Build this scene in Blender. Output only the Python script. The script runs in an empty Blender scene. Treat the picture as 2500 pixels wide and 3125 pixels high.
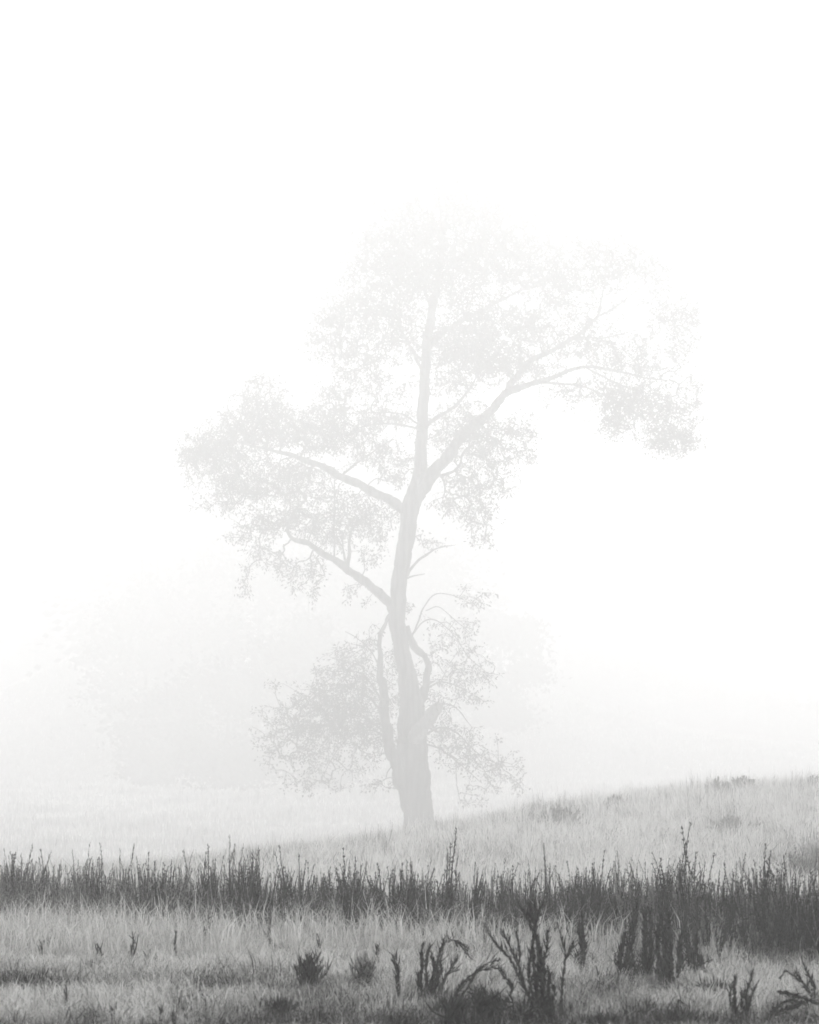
import bpy, math
import numpy as np

# ---------------------------------------------------------------- camera, sky, sun, exposure
rng = np.random.default_rng(7)
S = bpy.context.scene
C = S.collection
F = 12000.0          # focal length in photo pixels (photo is 2500 px wide)
HOR = 2300.0         # eye level in the photo
ZC = 0.90            # camera height over the near grass
NS = ZC / 1.15
cam = bpy.data.cameras.new('camera')
cam.sensor_fit = 'HORIZONTAL'; cam.sensor_width = 36.0
cam.lens = F / 2500 * 36.0
cam.shift_y = (HOR - 1562.5) / 2500
cam.clip_start = 0.5; cam.clip_end = 6000
cam.dof.use_dof = True; cam.dof.focus_distance = 32.0; cam.dof.aperture_fstop = 18.0
camo = bpy.data.objects.new('camera', cam); C.objects.link(camo)
camo.location = (0, 0, ZC); camo.rotation_euler = (math.radians(90), 0, 0)
S.camera = camo

SUN_EL, SUN_AZ = 31.0, 0.0     # the sun stands beyond the tree, a little left, hidden by the fog
W = bpy.data.worlds.new('World'); S.world = W; W.use_nodes = True
nt = W.node_tree; nt.nodes.clear()
sky = nt.nodes.new('ShaderNodeTexSky'); sky.sky_type = 'NISHITA'; sky.sun_disc = False
sky.sun_elevation = math.radians(SUN_EL); sky.sun_rotation = math.radians(SUN_AZ)
sky.air_density = 1.0; sky.dust_density = 3.0
bw = nt.nodes.new('ShaderNodeRGBToBW')
bg = nt.nodes.new('ShaderNodeBackground'); bg.inputs['Strength'].default_value = 0.10
wo = nt.nodes.new('ShaderNodeOutputWorld')
nt.links.new(sky.outputs[0], bw.inputs[0]); nt.links.new(bw.outputs[0], bg.inputs[0]); nt.links.new(bg.outputs[0], wo.inputs[0])
sl = bpy.data.lights.new('sun', 'SUN'); sl.energy = 1.5; sl.angle = math.radians(14); sl.color = (1.0, 0.99, 0.975)
so = bpy.data.objects.new('sun', sl); C.objects.link(so)
so.location = (0, 0, 60)
so.rotation_euler = (math.radians(90 - SUN_EL), 0, math.radians(180 + SUN_AZ))   # light travels towards the camera
# (light points down -Z of the lamp; tilt then turn so that it comes from +Y)
S.view_settings.view_transform = 'Standard'; S.view_settings.look = 'None'
S.view_settings.gamma = 1.0; S.view_settings.exposure = 0.54
S.render.engine = 'CYCLES'
S.cycles.max_bounces = 6; S.cycles.diffuse_bounces = 4; S.cycles.transmission_bounces = 3
S.cycles.glossy_bounces = 1; S.cycles.volume_bounces = 3; S.cycles.transparent_max_bounces = 4
S.cycles.use_denoising = True
S.cycles.sample_clamp_indirect = 4.0
DENS, ANISO = 0.0056, 0.66

# ---------------------------------------------------------------- helpers
def tag(o, label=None, cat=None, group=None, kind=None):
    if label: o['label'] = label
    if cat: o['category'] = cat
    if group: o['group'] = group
    if kind: o['kind'] = kind
    return o

def empty(name, loc=(0, 0, 0)):
    o = bpy.data.objects.new(name, None); C.objects.link(o); o.location = loc
    o.empty_display_size = 0.2
    return o

class Quads:
    """collects quads (numpy) and links them as ONE mesh object"""
    def __init__(s): s.v = []; s.f = []; s.t = []; s.n = 0
    def add(s, v, f, t=0.5):
        v = np.asarray(v, float).reshape(-1, 3); f = np.asarray(f, int).reshape(-1, 4)
        t = np.broadcast_to(np.asarray(t, float), (len(v),))
        s.v.append(v); s.f.append(f + s.n); s.t.append(t); s.n += len(v)
    def mesh(s, name, smooth=False):
        v = np.concatenate(s.v); f = np.concatenate(s.f); t = np.concatenate(s.t)
        me = bpy.data.meshes.new(name)
        me.vertices.add(len(v)); me.vertices.foreach_set('co', v.astype(np.float32).ravel())
        me.loops.add(len(f) * 4); me.loops.foreach_set('vertex_index', f.astype(np.int32).ravel())
        me.polygons.add(len(f))
        me.polygons.foreach_set('loop_start', (np.arange(len(f)) * 4).astype(np.int32))
        me.polygons.foreach_set('loop_total', np.full(len(f), 4, np.int32))
        if smooth: me.polygons.foreach_set('use_smooth', np.ones(len(f), bool))
        a = me.attributes.new('tint', 'FLOAT', 'POINT'); a.data.foreach_set('value', t.astype(np.float32))
        me.update(calc_edges=True)
        return me
    def obj(s, name, mat, parent=None, smooth=False, origin=None):
        if origin is not None: s.v = [a - np.asarray(origin) for a in s.v]
        me = s.mesh(name, smooth); me.materials.append(mat)
        o = bpy.data.objects.new(name, me); C.objects.link(o)
        if parent is not None: o.parent = parent
        elif origin is not None: o.location = origin
        return o

def unit(a): return a / (np.linalg.norm(a, axis=-1, keepdims=True) + 1e-9)

def tube(q, pts, rad, sides=8, tint=0.5, rough=0.0, close=True):
    pts = np.asarray(pts, float); rad = np.asarray(rad, float); n = len(pts)
    tg = unit(np.gradient(pts, axis=0))
    ref = np.array([0.0, 1.0, 0.12]); u = unit(np.cross(tg, ref)); w = np.cross(tg, u)
    an = np.arange(sides) / sides * 2 * math.pi
    rr = rad[:, None] * (1 + rough * (np.sin(an * 3 + np.linspace(0, 9, n)[:, None]) * .6 + np.sin(an * 5 - np.linspace(0, 21, n)[:, None]) * .4))
    v = pts[:, None] + rr[..., None] * (np.cos(an)[None, :, None] * u[:, None] + np.sin(an)[None, :, None] * w[:, None])
    i = np.arange(n - 1)[:, None] * sides; j = np.arange(sides)[None]; k = (j + 1) % sides
    f = np.stack([i + j, i + k, i + sides + k, i + sides + j], -1).reshape(-1, 4)
    q.add(v.reshape(-1, 3), f, tint)
    if close:
        b = q.n
        cap = np.vstack([v[-1], (pts[-1] + tg[-1] * rad[-1] * .5)[None]])
        ff = [[a, (a + 1) % sides, sides, sides] for a in range(0, sides)]
        ff = [[a, (a + 1) % sides, (a + 2) % sides, sides] for a in range(0, sides - 1, 2)]
        q.add(cap, ff, tint)

def twig_segments(q, A, B, ra, rb, tint=0.5):
    """many 3-sided segments at once"""
    d = unit(B - A); u = unit(np.cross(d, np.array([0.05, 1.0, 0.1]))); w = np.cross(d, u)
    n = len(A); vs = []
    for P, R in ((A, ra), (B, rb)):
        for k in range(3):
            a = k * 2 * math.pi / 3
            vs.append(P + R[:, None] * (math.cos(a) * u + math.sin(a) * w))
    v = np.stack(vs, 1).reshape(-1, 3); o = np.arange(n)[:, None] * 6
    f = np.concatenate([o + np.array([[k, (k + 1) % 3, (k + 1) % 3 + 3, k + 3]]) for k in range(3)])
    q.add(v, f, tint)

def leaves(q, P, dirs, length, width, tint):
    """kite-shaped leaves at points P pointing along dirs"""
    n = len(P)
    if n == 0: return
    dirs = unit(dirs); side = unit(np.cross(dirs, unit(rng.normal(size=(n, 3)))))
    up = np.cross(dirs, side)
    L = np.broadcast_to(np.asarray(length, float), (n,))[:, None]; Wd = np.broadcast_to(np.asarray(width, float), (n,))[:, None]
    m = P + dirs * L * .45 + up * L * .06
    v = np.stack([P, m - side * Wd * .5, P + dirs * L, m + side * Wd * .5], 1).reshape(-1, 3)
    f = np.arange(n * 4).reshape(-1, 4)
    q.add(v, f, np.repeat(np.broadcast_to(tint, (n,)), 4))

def smooth_path(P, step):
    """Catmull-Rom resampling of rows (x, y, ..., r)"""
    P = np.asarray(P, float); out = []
    Q = np.vstack([2 * P[0] - P[1], P, 2 * P[-1] - P[-2]])
    for i in range(1, len(Q) - 2):
        a, b, c, d = Q[i - 1:i + 3]
        m = max(1, int(np.linalg.norm((c - b)[:3]) / step))
        for t in np.arange(m) / m:
            out.append(.5 * ((2 * b) + (-a + c) * t + (2 * a - 5 * b + 4 * c - d) * t * t + (-a + 3 * b - 3 * c + d) * t ** 3))
    out.append(P[-1])
    return np.array(out)

def sn(x, y, s, seed, octv=3):
    """smooth pseudo noise, about -1..1"""
    r = np.random.default_rng(seed); t = 0; amp = 1; tot = 0
    for o in range(octv):
        for k in range(4):
            a = r.uniform(0, 2 * math.pi); p = r.uniform(0, 6.28); fr = r.uniform(.7, 1.4) * 2 ** o / s
            t = t + amp * np.sin((x * math.cos(a) + y * math.sin(a)) * fr * 6.28 + p); tot += amp * .6
        amp *= .6
    return t / tot * 1.3

# ---------------------------------------------------------------- materials
def leafy(name, lo, hi, trans=0.3, warm=(1, 1, 1), scale=6.0):
    m = bpy.data.materials.new(name); m.use_nodes = True; n = m.node_tree; n.nodes.clear(); L = n.links.new
    at = n.nodes.new('ShaderNodeAttribute'); at.attribute_name = 'tint'
    tc = n.nodes.new('ShaderNodeTexCoord'); nz = n.nodes.new('ShaderNodeTexNoise'); nz.inputs['Scale'].default_value = scale
    L(tc.outputs['Object'], nz.inputs['Vector'])
    ad = n.nodes.new('ShaderNodeMath'); ad.operation = 'MULTIPLY_ADD'; ad.inputs[1].default_value = 0.5; 
    L(nz.outputs[0], ad.inputs[0]); L(at.outputs['Fac'], ad.inputs[2])
    mr = n.nodes.new('ShaderNodeMapRange'); mr.inputs[1].default_value = 0.25; mr.inputs[2].default_value = 1.25
    L(ad.outputs[0], mr.inputs[0])
    mx = n.nodes.new('ShaderNodeMix'); mx.data_type = 'RGBA'
    mx.inputs['A'].default_value = (lo * warm[0], lo * warm[1], lo * warm[2], 1); mx.inputs['B'].default_value = (hi, hi, hi * .985, 1)
    L(mr.outputs[0], mx.inputs['Factor'])
    df = n.nodes.new('ShaderNodeBsdfDiffuse'); tr = n.nodes.new('ShaderNodeBsdfTranslucent'); ms = n.nodes.new('ShaderNodeMixShader')
    ms.inputs[0].default_value = trans
    L(mx.outputs['Result'], df.inputs[0]); L(mx.outputs['Result'], tr.inputs[0]); L(df.outputs[0], ms.inputs[1]); L(tr.outputs[0], ms.inputs[2])
    out = n.nodes.new('ShaderNodeOutputMaterial'); L(ms.outputs[0], out.inputs[0])
    return m

def rough(name, lo, hi, scale, stretch=(1, 1, 1), bump=0.4, dist=0.03):
    m = bpy.data.materials.new(name); m.use_nodes = True; n = m.node_tree; L = n.links.new
    b = n.nodes['Principled BSDF']; b.inputs['Roughness'].default_value = .95; b.inputs['Specular IOR Level'].default_value = .1
    tc = n.nodes.new('ShaderNodeTexCoord'); mp = n.nodes.new('ShaderNodeMapping'); mp.inputs['Scale'].default_value = stretch
    nz = n.nodes.new('ShaderNodeTexNoise'); nz.inputs['Scale'].default_value = scale; nz.inputs['Detail'].default_value = 8
    L(tc.outputs['Object'], mp.inputs[0]); L(mp.outputs[0], nz.inputs['Vector'])
    cr = n.nodes.new('ShaderNodeValToRGB'); cr.color_ramp.elements[0].position = .35; cr.color_ramp.elements[1].position = .68
    cr.color_ramp.elements[0].color = (lo, lo, lo, 1); cr.color_ramp.elements[1].color = (hi, hi, hi, 1)
    L(nz.outputs[0], cr.inputs[0]); L(cr.outputs[0], b.inputs['Base Color'])
    bp = n.nodes.new('ShaderNodeBump'); bp.inputs['Strength'].default_value = bump; bp.inputs['Distance'].default_value = dist
    L(nz.outputs[0], bp.inputs['Height']); L(bp.outputs[0], b.inputs['Normal'])
    return m

M_SOIL = rough('dry soil and litter', .14, .42, 3.0, bump=.8)
M_BARK = rough('furrowed bark', .02, .13, 2.2, (2.5, 2.5, .35), .9, .06)
M_DEADWOOD = rough('weathered dead wood', .18, .34, 3.0, (2, 2, .5), .7, .04)
M_LEAF = leafy('tree leaves', .035, .09, .25)
M_FARLEAF = leafy('distant leaves', .03, .08, .2)
M_GRASS = leafy('dry grass blades', .03, .92, .5, (1.0, .97, .97), 3)
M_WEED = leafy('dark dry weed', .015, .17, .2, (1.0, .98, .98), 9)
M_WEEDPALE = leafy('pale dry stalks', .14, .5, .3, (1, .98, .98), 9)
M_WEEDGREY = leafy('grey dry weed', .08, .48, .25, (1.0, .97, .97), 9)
M_STEM = leafy('weed stem', .03, .12, .05, (1, .98, .97), 9)

# ---------------------------------------------------------------- the ground
CX = [-600, 400, 600, 750, 900, 1100, 1300, 1500, 1700, 1900, 2200, 2500, 3000]
CY = [2742, 2725, 2692, 2668, 2642, 2614, 2574, 2534, 2496, 2470, 2436, 2424, 2412]
CD = [42, 42, 46, 52, 60, 72, 84, 91, 97, 100, 102, 102, 102]
VR = [0, 110, 190, 270, 355, 450, 530, 1400]
VZ = [-4.5, -4.6, -4.77, -3.6, -2.06, -.98, -.2, 6]
HX = [-2500, -600, 0, 300, 650, 1000, 1300, 1700, 2100, 2500, 3500, 6000]     # wooded hill, skyline of its ground at 430 m
HY = [2200, 2150, 2050, 1900, 1780, 1750, 1820, 2050, 2180, 2230, 2240, 2250]
def sst(a, b, x):
    t = np.clip((x - a) / (b - a), 0, 1); return t * t * (3 - 2 * t)
def H(x, y):
    x = np.asarray(x, float); y = np.asarray(y, float)
    r = np.hypot(x, y); az = np.clip(np.arctan2(x, y), -1.2, 1.2)
    px = 1250 + F * np.tan(az)
    yc = np.interp(px, CX, CD); zc = ZC - (np.interp(px, CX, CY) - HOR) / F * yc
    yf = np.maximum(.62 * yc, 27); zf = ZC - 430 / F * yf          # foot of the bank
    z = np.where(r < yf, zf * np.clip((r - 21) / (yf - 21), 0, 1), zf + (zc - zf) * np.clip((r - yf) / (yc - yf), 0, 1))
    v = np.interp(r, VR, VZ)
    k = sst(0, 1, (r - yc) / 55.0)
    z = np.where(r > yc, z * (1 - k) + v * k, z)
    hz = (HOR - np.interp(px, HX, HY)) / F * 430
    z = z + np.maximum(hz, 0) * sst(370, 450, r)
    z = z + .035 * sn(x, y, 4.0, 11) * sst(3, 8, r) + .10 * sn(x, y, 30.0, 12) * sst(30, 120, r)
    return z
def gpt(px, py, Y=None):
    """ground point seen at photo pixel (px, py) in the near field"""
    if Y is None: Y = ZC * F / (py - HOR)
    X = (px - 1250) / F * Y
    return np.array([X, Y, float(H(X, Y))])

rad = np.concatenate([np.linspace(0.5, 15, 12), np.linspace(15.5, 90, 180), np.geomspace(92, 1400, 150)])
azs = np.concatenate([np.linspace(-math.pi, -.16, 60)[:-1], np.linspace(-.16, .16, 120), np.linspace(.16, math.pi, 60)[1:]])
R_, A_ = np.meshgrid(rad, azs, indexing='ij')
gx = R_ * np.sin(A_); gy = R_ * np.cos(A_); gz = H(gx, gy)
q = Quads(); nA = len(azs)
i = np.arange(len(rad) - 1)[:, None] * nA; j = np.arange(nA - 1)[None]
q.add(np.stack([gx, gy, gz], -1).reshape(-1, 3), np.stack([i + j, i + j + 1, i + nA + j + 1, i + nA + j], -1).reshape(-1, 4))
# small cap under the camera
an = azs[:-1]; m4 = len(an) // 2
q.add(np.vstack([np.stack([gx[0], gy[0], gz[0]], -1), [[0, 0, float(gz[0].mean())]]]),
      [[a, a + 1, min(a + 2, nA - 1), nA] for a in range(0, nA - 1, 2)])
tag(q.obj('ground', M_SOIL, smooth=True), 'rough meadow ground under grass and weeds', 'ground', kind='structure')

# ---------------------------------------------------------------- grass
def blades(q, x, y, h, w, tint, lean=.35, curl=.25, lift=0):
    n = len(x); z = H(x, y) - .01 + rng.uniform(0, 1, n) * lift
    a = rng.uniform(0, 2 * math.pi, n); face = rng.uniform(0, 2 * math.pi, n)
    l = np.abs(rng.normal(0, lean, n)) ; dx = np.cos(a) * l; dy = np.sin(a) * l
    sx = np.cos(face) * w / 2; sy = np.sin(face) * w / 2
    P0 = np.stack([x, y, z], -1)
    P1 = P0 + np.stack([dx * h * .4, dy * h * .4, h * .55], -1)
    c = 1 + rng.uniform(0, curl * 2, n)
    P2 = P0 + np.stack([dx * h * c, dy * h * c, h * np.clip(1 - l * .3 * c, .4, 1)], -1)
    s = np.stack([sx, sy, np.zeros(n)], -1)
    v = np.stack([P0 - s, P0 + s, P1 + s * .8, P1 - s * .8, P2 + s * .12, P2 - s * .12], 1).reshape(-1, 3)
    o = np.arange(n)[:, None] * 6
    f = np.concatenate([o + [[0, 1, 2, 3]], o + [[3, 2, 4, 5]]])
    q.add(v, f, np.repeat(tint, 6))

def tufts(q, x, y, per, h, w, tint, spread, lean=.5, curl=.5):
    """tufts whose blades share a lean, a height and a shade"""
    n = len(x); i = np.repeat(np.arange(n), per); m = len(i)
    a = rng.uniform(0, 6.28, n); l = np.abs(rng.normal(0, .45, n))
    X = x[i] + rng.normal(0, 1, m) * spread[i]; Y = y[i] + rng.normal(0, 1, m) * spread[i]
    hh = h[i] * rng.uniform(.45, 1.3, m); z = H(X, Y) - .01
    lx = np.cos(a)[i] * l[i] + rng.normal(0, lean, m) * .6; ly = np.sin(a)[i] * l[i] + rng.normal(0, lean, m) * .6
    f = rng.uniform(0, 6.28, m); ww = w * rng.uniform(.6, 1.5, m)
    P0 = np.stack([X, Y, z], -1); ll = np.hypot(lx, ly); c = 1 + rng.uniform(0, curl * 2, m)
    P1 = P0 + np.stack([lx * hh * .35, ly * hh * .35, hh * .6], -1)
    P2 = P0 + np.stack([lx * hh * c, ly * hh * c, hh * np.clip(1 - ll * .35 * c, .3, 1)], -1)
    s_ = np.stack([np.cos(f) * ww / 2, np.sin(f) * ww / 2, 0 * f], -1)
    v = np.stack([P0 - s_, P0 + s_, P1 + s_ * .8, P1 - s_ * .8, P2 + s_ * .12, P2 - s_ * .12], 1).reshape(-1, 3)
    o = np.arange(m)[:, None] * 6
    q.add(v, np.concatenate([o + [[0, 1, 2, 3]], o + [[3, 2, 4, 5]]]), np.repeat(np.clip(tint[i] + rng.normal(0, .10, m), 0, 1), 6))

def fan(n, r0, r1, a0, a1, power=1.0):
    u = rng.uniform(0, 1, n); r = (r0 ** (power + 1) + u * (r1 ** (power + 1) - r0 ** (power + 1))) ** (1 / (power + 1))
    a = rng.uniform(a0, a1, n); return r * np.sin(a), r * np.cos(a)
def topix(x, y, z): return 1250 + x / y * F, HOR + (ZC - z) / y * F

# dark herb patches in the near grass: (photo x, y of the ground, half sizes, darkness)
PATCH = [(0, 2985, 230, 28, .9), (260, 2990, 180, 22, .55), (700, 2995, 170, 26, .7), (480, 2975, 160, 15, .4), (930, 3010, 130, 35, .6), (1100, 3000, 60, 30, .6),
         (100, 3120, 220, 18, .8), (420, 3130, 200, 25, .7), (700, 3095, 200, 40, .75), (1000, 3090, 230, 60, .65), (860, 3085, 50, 22, .8), (1420, 3105, 150, 45, .95),
         (1250, 3110, 150, 40, .8), (1650, 3110, 150, 45, .9), (1850, 3040, 130, 40, .6), (1990, 3000, 110, 35, .6), (1980, 3110, 200, 40, .8), (2250, 3120, 180, 35, .85),
         (2450, 3110, 130, 40, .7), (1500, 3000, 90, 25, .35), (1330, 3040, 90, 25, .5), (2430, 2960, 60, 25, .25), (2420, 2900, 180, 26, .7), (2000, 2910, 150, 25, .5)]
def near_dark(x, y):
    px, py = topix(x, y, 0.0 * x)
    d = 0 * px
    for cx, cy, rx, ry, w in PATCH:
        if cy > 3080: cy, ry = cy + 25, ry * 1.5
        cy = cy + 34
        d = np.maximum(d, w * np.exp(-.8 * (((px - cx) / rx) ** 2 + ((py - cy) / ry) ** 2)))
    return d

# near grass
q = Quads()
x, y = fan(20000, 9.6, 23.5, -.135, .135, 0.4)
d = near_dark(x, y); nz = sn(x, y, .8, 3); nz2 = sn(x, y, .22, 5); rn = rng.normal(0, 1, len(x))
side = np.interp(topix(x, y, 0 * x)[0], [600, 1600], [0, .12]) * (y < 17)
dd = np.clip(d * 1.25 + side + .22 * nz + .24 * nz2 + .12 * rn, 0, 1)
h = NS * np.clip(.12 + .04 * nz + .02 * nz2 + .02 * rng.normal(0, 1, len(x)), .03, .25) * (1 - .35 * dd)
tufts(q, x, y, 13, h, .0036, np.clip(1.02 - 1.3 * dd + .3 * rng.normal(0, 1, len(x)), 0, 1), rng.uniform(.01, .035, len(x)))
# lying, tousled dead blades
x, y = fan(120000, 9.6, 23.5, -.135, .135, 0.35)
d = near_dark(x, y)
blades(q, x, y, rng.uniform(.03, .08, len(x)), rng.uniform(.0022, .0045, len(x)), np.clip(1 - 1.3 * d - .3 * np.maximum(sn(x, y, .22, 5), 0) + rng.normal(0, .25, len(x)), 0, 1), 1.3, .8, .055 * (1 - d))
# taller pale blades between the weeds of the band and along its foot
x, y = fan(22000, 16.5, 23, -.135, .135, 0)
k = np.abs(y - 19.6) < 2.6; x, y = x[k], y[k]
tufts(q, x, y, 4, rng.uniform(.06, .24, len(x)), .0038, rng.uniform(.6, 1.15, len(x)), rng.uniform(.02, .06, len(x)), .3, .4)
tag(q.obj('grass', M_GRASS), 'pale tousled dry grass covering the near meadow', 'grass', kind='stuff')

# grass of the bank behind the weed band, up to the crest and just beyond it
q = Quads()
x, y = fan(60000, 22.5, 122, -.135, .135, 0.45)
r = np.hypot(x, y); px = 1250 + F * x / y; yc = np.interp(px, CX, CD)
k = r < yc + 14; x, y, r, px = x[k], y[k], r[k], px[k]
nz = sn(x, y, 2.6, 21); nz2 = sn(x, y, .8, 22); rn = rng.normal(0, 1, len(x))
PX, PY = topix(x, y, H(x, y))
drk = 1.1 * np.exp(-(((PX - 2530) / 190) ** 2 + ((PY - 2680) / 80) ** 2)) + .3 * np.exp(-(((PX - 2230) / 130) ** 2 + ((PY - 2545) / 35) ** 2)) + .35 * np.exp(-(((PX - 1700) / 110) ** 2 + ((PY - 2520) / 35) ** 2)) \
    + .2 * np.exp(-(((PX - 1450) / 400) ** 2 + ((PY - 2640) / 22) ** 2))
h = np.clip(1.12 + .42 * nz + .15 * nz2 + .2 * rn, .2, 2) * np.interp(r, [22, 40, 100], [.13, .2, .36]) * np.interp(px, [300, 2500], [.95, 1.1])
tint = np.clip(.84 - .9 * drk + .24 * nz + .20 * nz2 + .28 * rng.normal(0, 1, len(x)), 0, 1)
tufts(q, x, y, 9, h, .0135, tint, rng.uniform(.03, .13, len(x)), .13, .3)
tag(q.obj('grass', M_GRASS), 'tall pale grass on the bank rising right behind the dark weed band', 'grass', kind='stuff')

# far meadow in the fog
q = Quads()
x, y = fan(90000, 105, 500, -.135, .135, 0.3)
nz = sn(x, y, 28, 31); nz2 = sn(x, y * .35, 7, 32)
blades(q, x, y, np.clip(.42 + .2 * nz + .12 * nz2, .1, 1.2) * rng.uniform(.6, 1.4, len(x)), rng.uniform(.03, .09, len(x)) * (np.hypot(x, y) / 230),
       np.clip(.6 - .25 * nz - .15 * nz2 + rng.normal(0, .15, len(x)), 0, 1), .2, .3)
tag(q.obj('grass', M_GRASS), 'faint grey far meadow fading into the fog behind the tree', 'grass', kind='stuff')

# ---------------------------------------------------------------- weeds
def spire(q, path, w0, n, tint=(.2, .7), ll=.03, taper=.8, upness=.75, lump=0.0):
    """dense small dry leaves and seeds round a path; w0 = half width at the widest part"""
    path = np.asarray(path, float); t = rng.beta(1.0, 1.15, n)
    s = np.linspace(0, 1, len(path)); P = np.stack([np.interp(t, s, path[:, k]) for k in range(3)], -1)
    tg = unit(np.gradient(path, axis=0)); T = np.stack([np.interp(t, s, tg[:, k]) for k in range(3)], -1)
    o = rng.normal(size=(n, 3)); o -= (o * T).sum(-1, keepdims=True) * T; o = unit(o)
    wid = w0 * (1 - taper * t) * (.35 + .65 * np.sin(np.clip(t * 5, 0, 1) * math.pi / 2))
    if lump: wid = wid * (1 + lump * (np.sin(t * rng.uniform(14, 26) + rng.uniform(0, 6)) + .6 * np.sin(t * rng.uniform(30, 50))))
    P = P + o * (wid * rng.uniform(0, .9, n))[:, None]
    leaves(q, P, T * upness + o * rng.uniform(.3, 1, n)[:, None], ll * rng.uniform(.6, 1.4, n), ll * rng.uniform(.22, .45, n), rng.uniform(*tint, n))

def weed_meshes(k, dense=1.0):
    """one weed, one metre tall: a stem mesh and a seed head mesh of several slim upright spikes"""
    qs, qh = Quads(), Quads()
    ns = [3, 4, 5, 6, 4, 5, 3, 6, 2, 4, 5, 7][k % 12]
    for b in range(ns):
        a = rng.uniform(0, 2 * math.pi); hh = 1.0 if b == 0 else rng.uniform(.5, .97)
        out = rng.normal(0, .07) if b == 0 else rng.uniform(.06, .30) * rng.uniform(.4, 1)
        t = np.linspace(0, 1, 9); bow = t ** rng.uniform(.6, 1.5); wob = rng.normal(0, .012) * np.sin(t * rng.uniform(4, 9))
        main = np.stack([math.cos(a) * out * bow + wob, math.sin(a) * out * bow - wob, hh * t * (1 - .04 * t * out)], -1)
        tube(qs, main, np.interp(t, [0, 1], [.008, .002]), 4)
        n = int(125 * dense * hh); lo = rng.uniform(.5, 2)
        spire(qh, main[lo > 1 and 2 or 1:], rng.uniform(.006, .017), n, tint=(.0, 1.1), ll=.027, taper=.75, upness=1.1)
        for c in range(rng.integers(0, 3)):
            s0 = rng.uniform(.35, .75); P = np.array([np.interp(s0, t, main[:, m]) for m in range(3)]); L = rng.uniform(.1, .25) * hh; aa = rng.uniform(0, 6.28); u = np.linspace(0, 1, 5)
            br = P + np.stack([math.cos(aa) * L * .33 * u ** .7, math.sin(aa) * L * .33 * u ** .7, L * u], -1)
            tube(qs, br, np.interp(u, [0, 1], [.004, .0015]), 3); spire(qh, br, .010, int(30 * dense), tint=(.0, .95), ll=.03, upness=1.1)
    return qs, qh
NV = 12
VAR = []
for k in range(NV):
    qs, qh = weed_meshes(k)
    VAR.append((qs, qh))
def add_weed(q, x, y, hgt, k, rot, tint=0.0, wid=1.0):
    """merge a weed variant (stem and head) in a mass"""
    c, s_ = math.cos(rot), math.sin(rot); z = float(H(x, y)) - .01; ln = rng.normal(0, .13, 2)
    for src in VAR[k]:
        v = np.concatenate(src.v); f = np.concatenate(src.f); t = np.concatenate(src.t)
        w = np.stack([(v[:, 0] * c - v[:, 1] * s_) * hgt * wid + x, (v[:, 0] * s_ + v[:, 1] * c) * hgt * wid + y, v[:, 2] * hgt + z], -1)
        w[:, 0] += (w[:, 2] - z) * ln[0]; w[:, 1] += (w[:, 2] - z) * ln[1]
        q.add(w, f, np.clip(t + tint, 0, 1))
VM = []
for qs, qh in VAR:
    a = qs.mesh('stem'); a.materials.append(M_STEM); b = qh.mesh('seed_head'); b.materials.append(M_WEED); b2 = b.copy(); b2.materials.clear(); b2.materials.append(M_WEEDGREY)
    VM.append((a, b, b2))
def weed(px, Y, hgt, label, group, k=None, grey=False, wid=1.0, name='dry_weed', cat='weed'):
    k = int(rng.integers(NV)) if k is None else k
    X = (px - 1250) / F * Y
    e = empty(name, (X, Y, float(H(X, Y)) - .01)); e.rotation_euler = (0, 0, rng.uniform(0, 6.28)); e.scale = (hgt * wid, hgt * wid, hgt)
    tag(e, label, cat, group)
    for nm, me in (('stem', VM[k][0]), ('seed_head', VM[k][2 if grey else 1])):
        o = bpy.data.objects.new(nm, me); C.objects.link(o); o.parent = e
    return e

# the band of weeds across the picture
def band_base(px): return np.interp(px, [-400, 0, 700, 1300, 1900, 2300, 2900], [2828, 2838, 2868, 2890, 2906, 2926, 2938])
def band_h(px): return np.interp(px, [0, 500, 900, 1400, 1700, 2500], [168, 160, 165, 172, 182, 192])
def band_dark(px): return np.interp(px, [-300, 0, 250, 500, 700, 1300, 1700, 2500], [.08, .1, .18, .38, .75, .8, .76, .72])
for grey in (True, False):
    q = Quads(); cnt = 0
    for _ in range(5200):
        px = rng.uniform(-420, 2920); py = band_base(px) - abs(rng.normal(0, 20)) + rng.normal(0, 13)
        Y = ZC * F / (py - HOR)
        isdark = rng.uniform() < band_dark(px)
        if isdark == grey: continue
        cl = .5 + .5 * math.sin(px * .021 + 2 * math.sin(px * .0067)) * math.sin(px * .0093 + 1)
        if rng.uniform() > .42 + .6 * cl * (1.25 if px > 1700 else 1) * np.interp(px, [0, 700, 1000, 2500], [.72, .85, 1, .9]): continue
        hg = rng.gamma(14, 1 / 14) * band_h(px) * (.93 + .13 * cl) * .92 / F * Y
        if grey: hg *= .95
        add_weed(q, (px - 1250) / F * Y, Y, hg, int(rng.integers(NV)), rng.uniform(0, 6.28), rng.normal(0, .15), rng.uniform(.7, 1.2)); cnt += 1
    lab = 'pale grey stalks mixed into the weed band, thickest at its left end' if grey else 'dense dark mass of weeds in a band across the meadow'
    tag(q.obj('weeds', M_WEEDGREY if grey else M_WEED), lab, 'weeds', kind='stuff')

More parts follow.
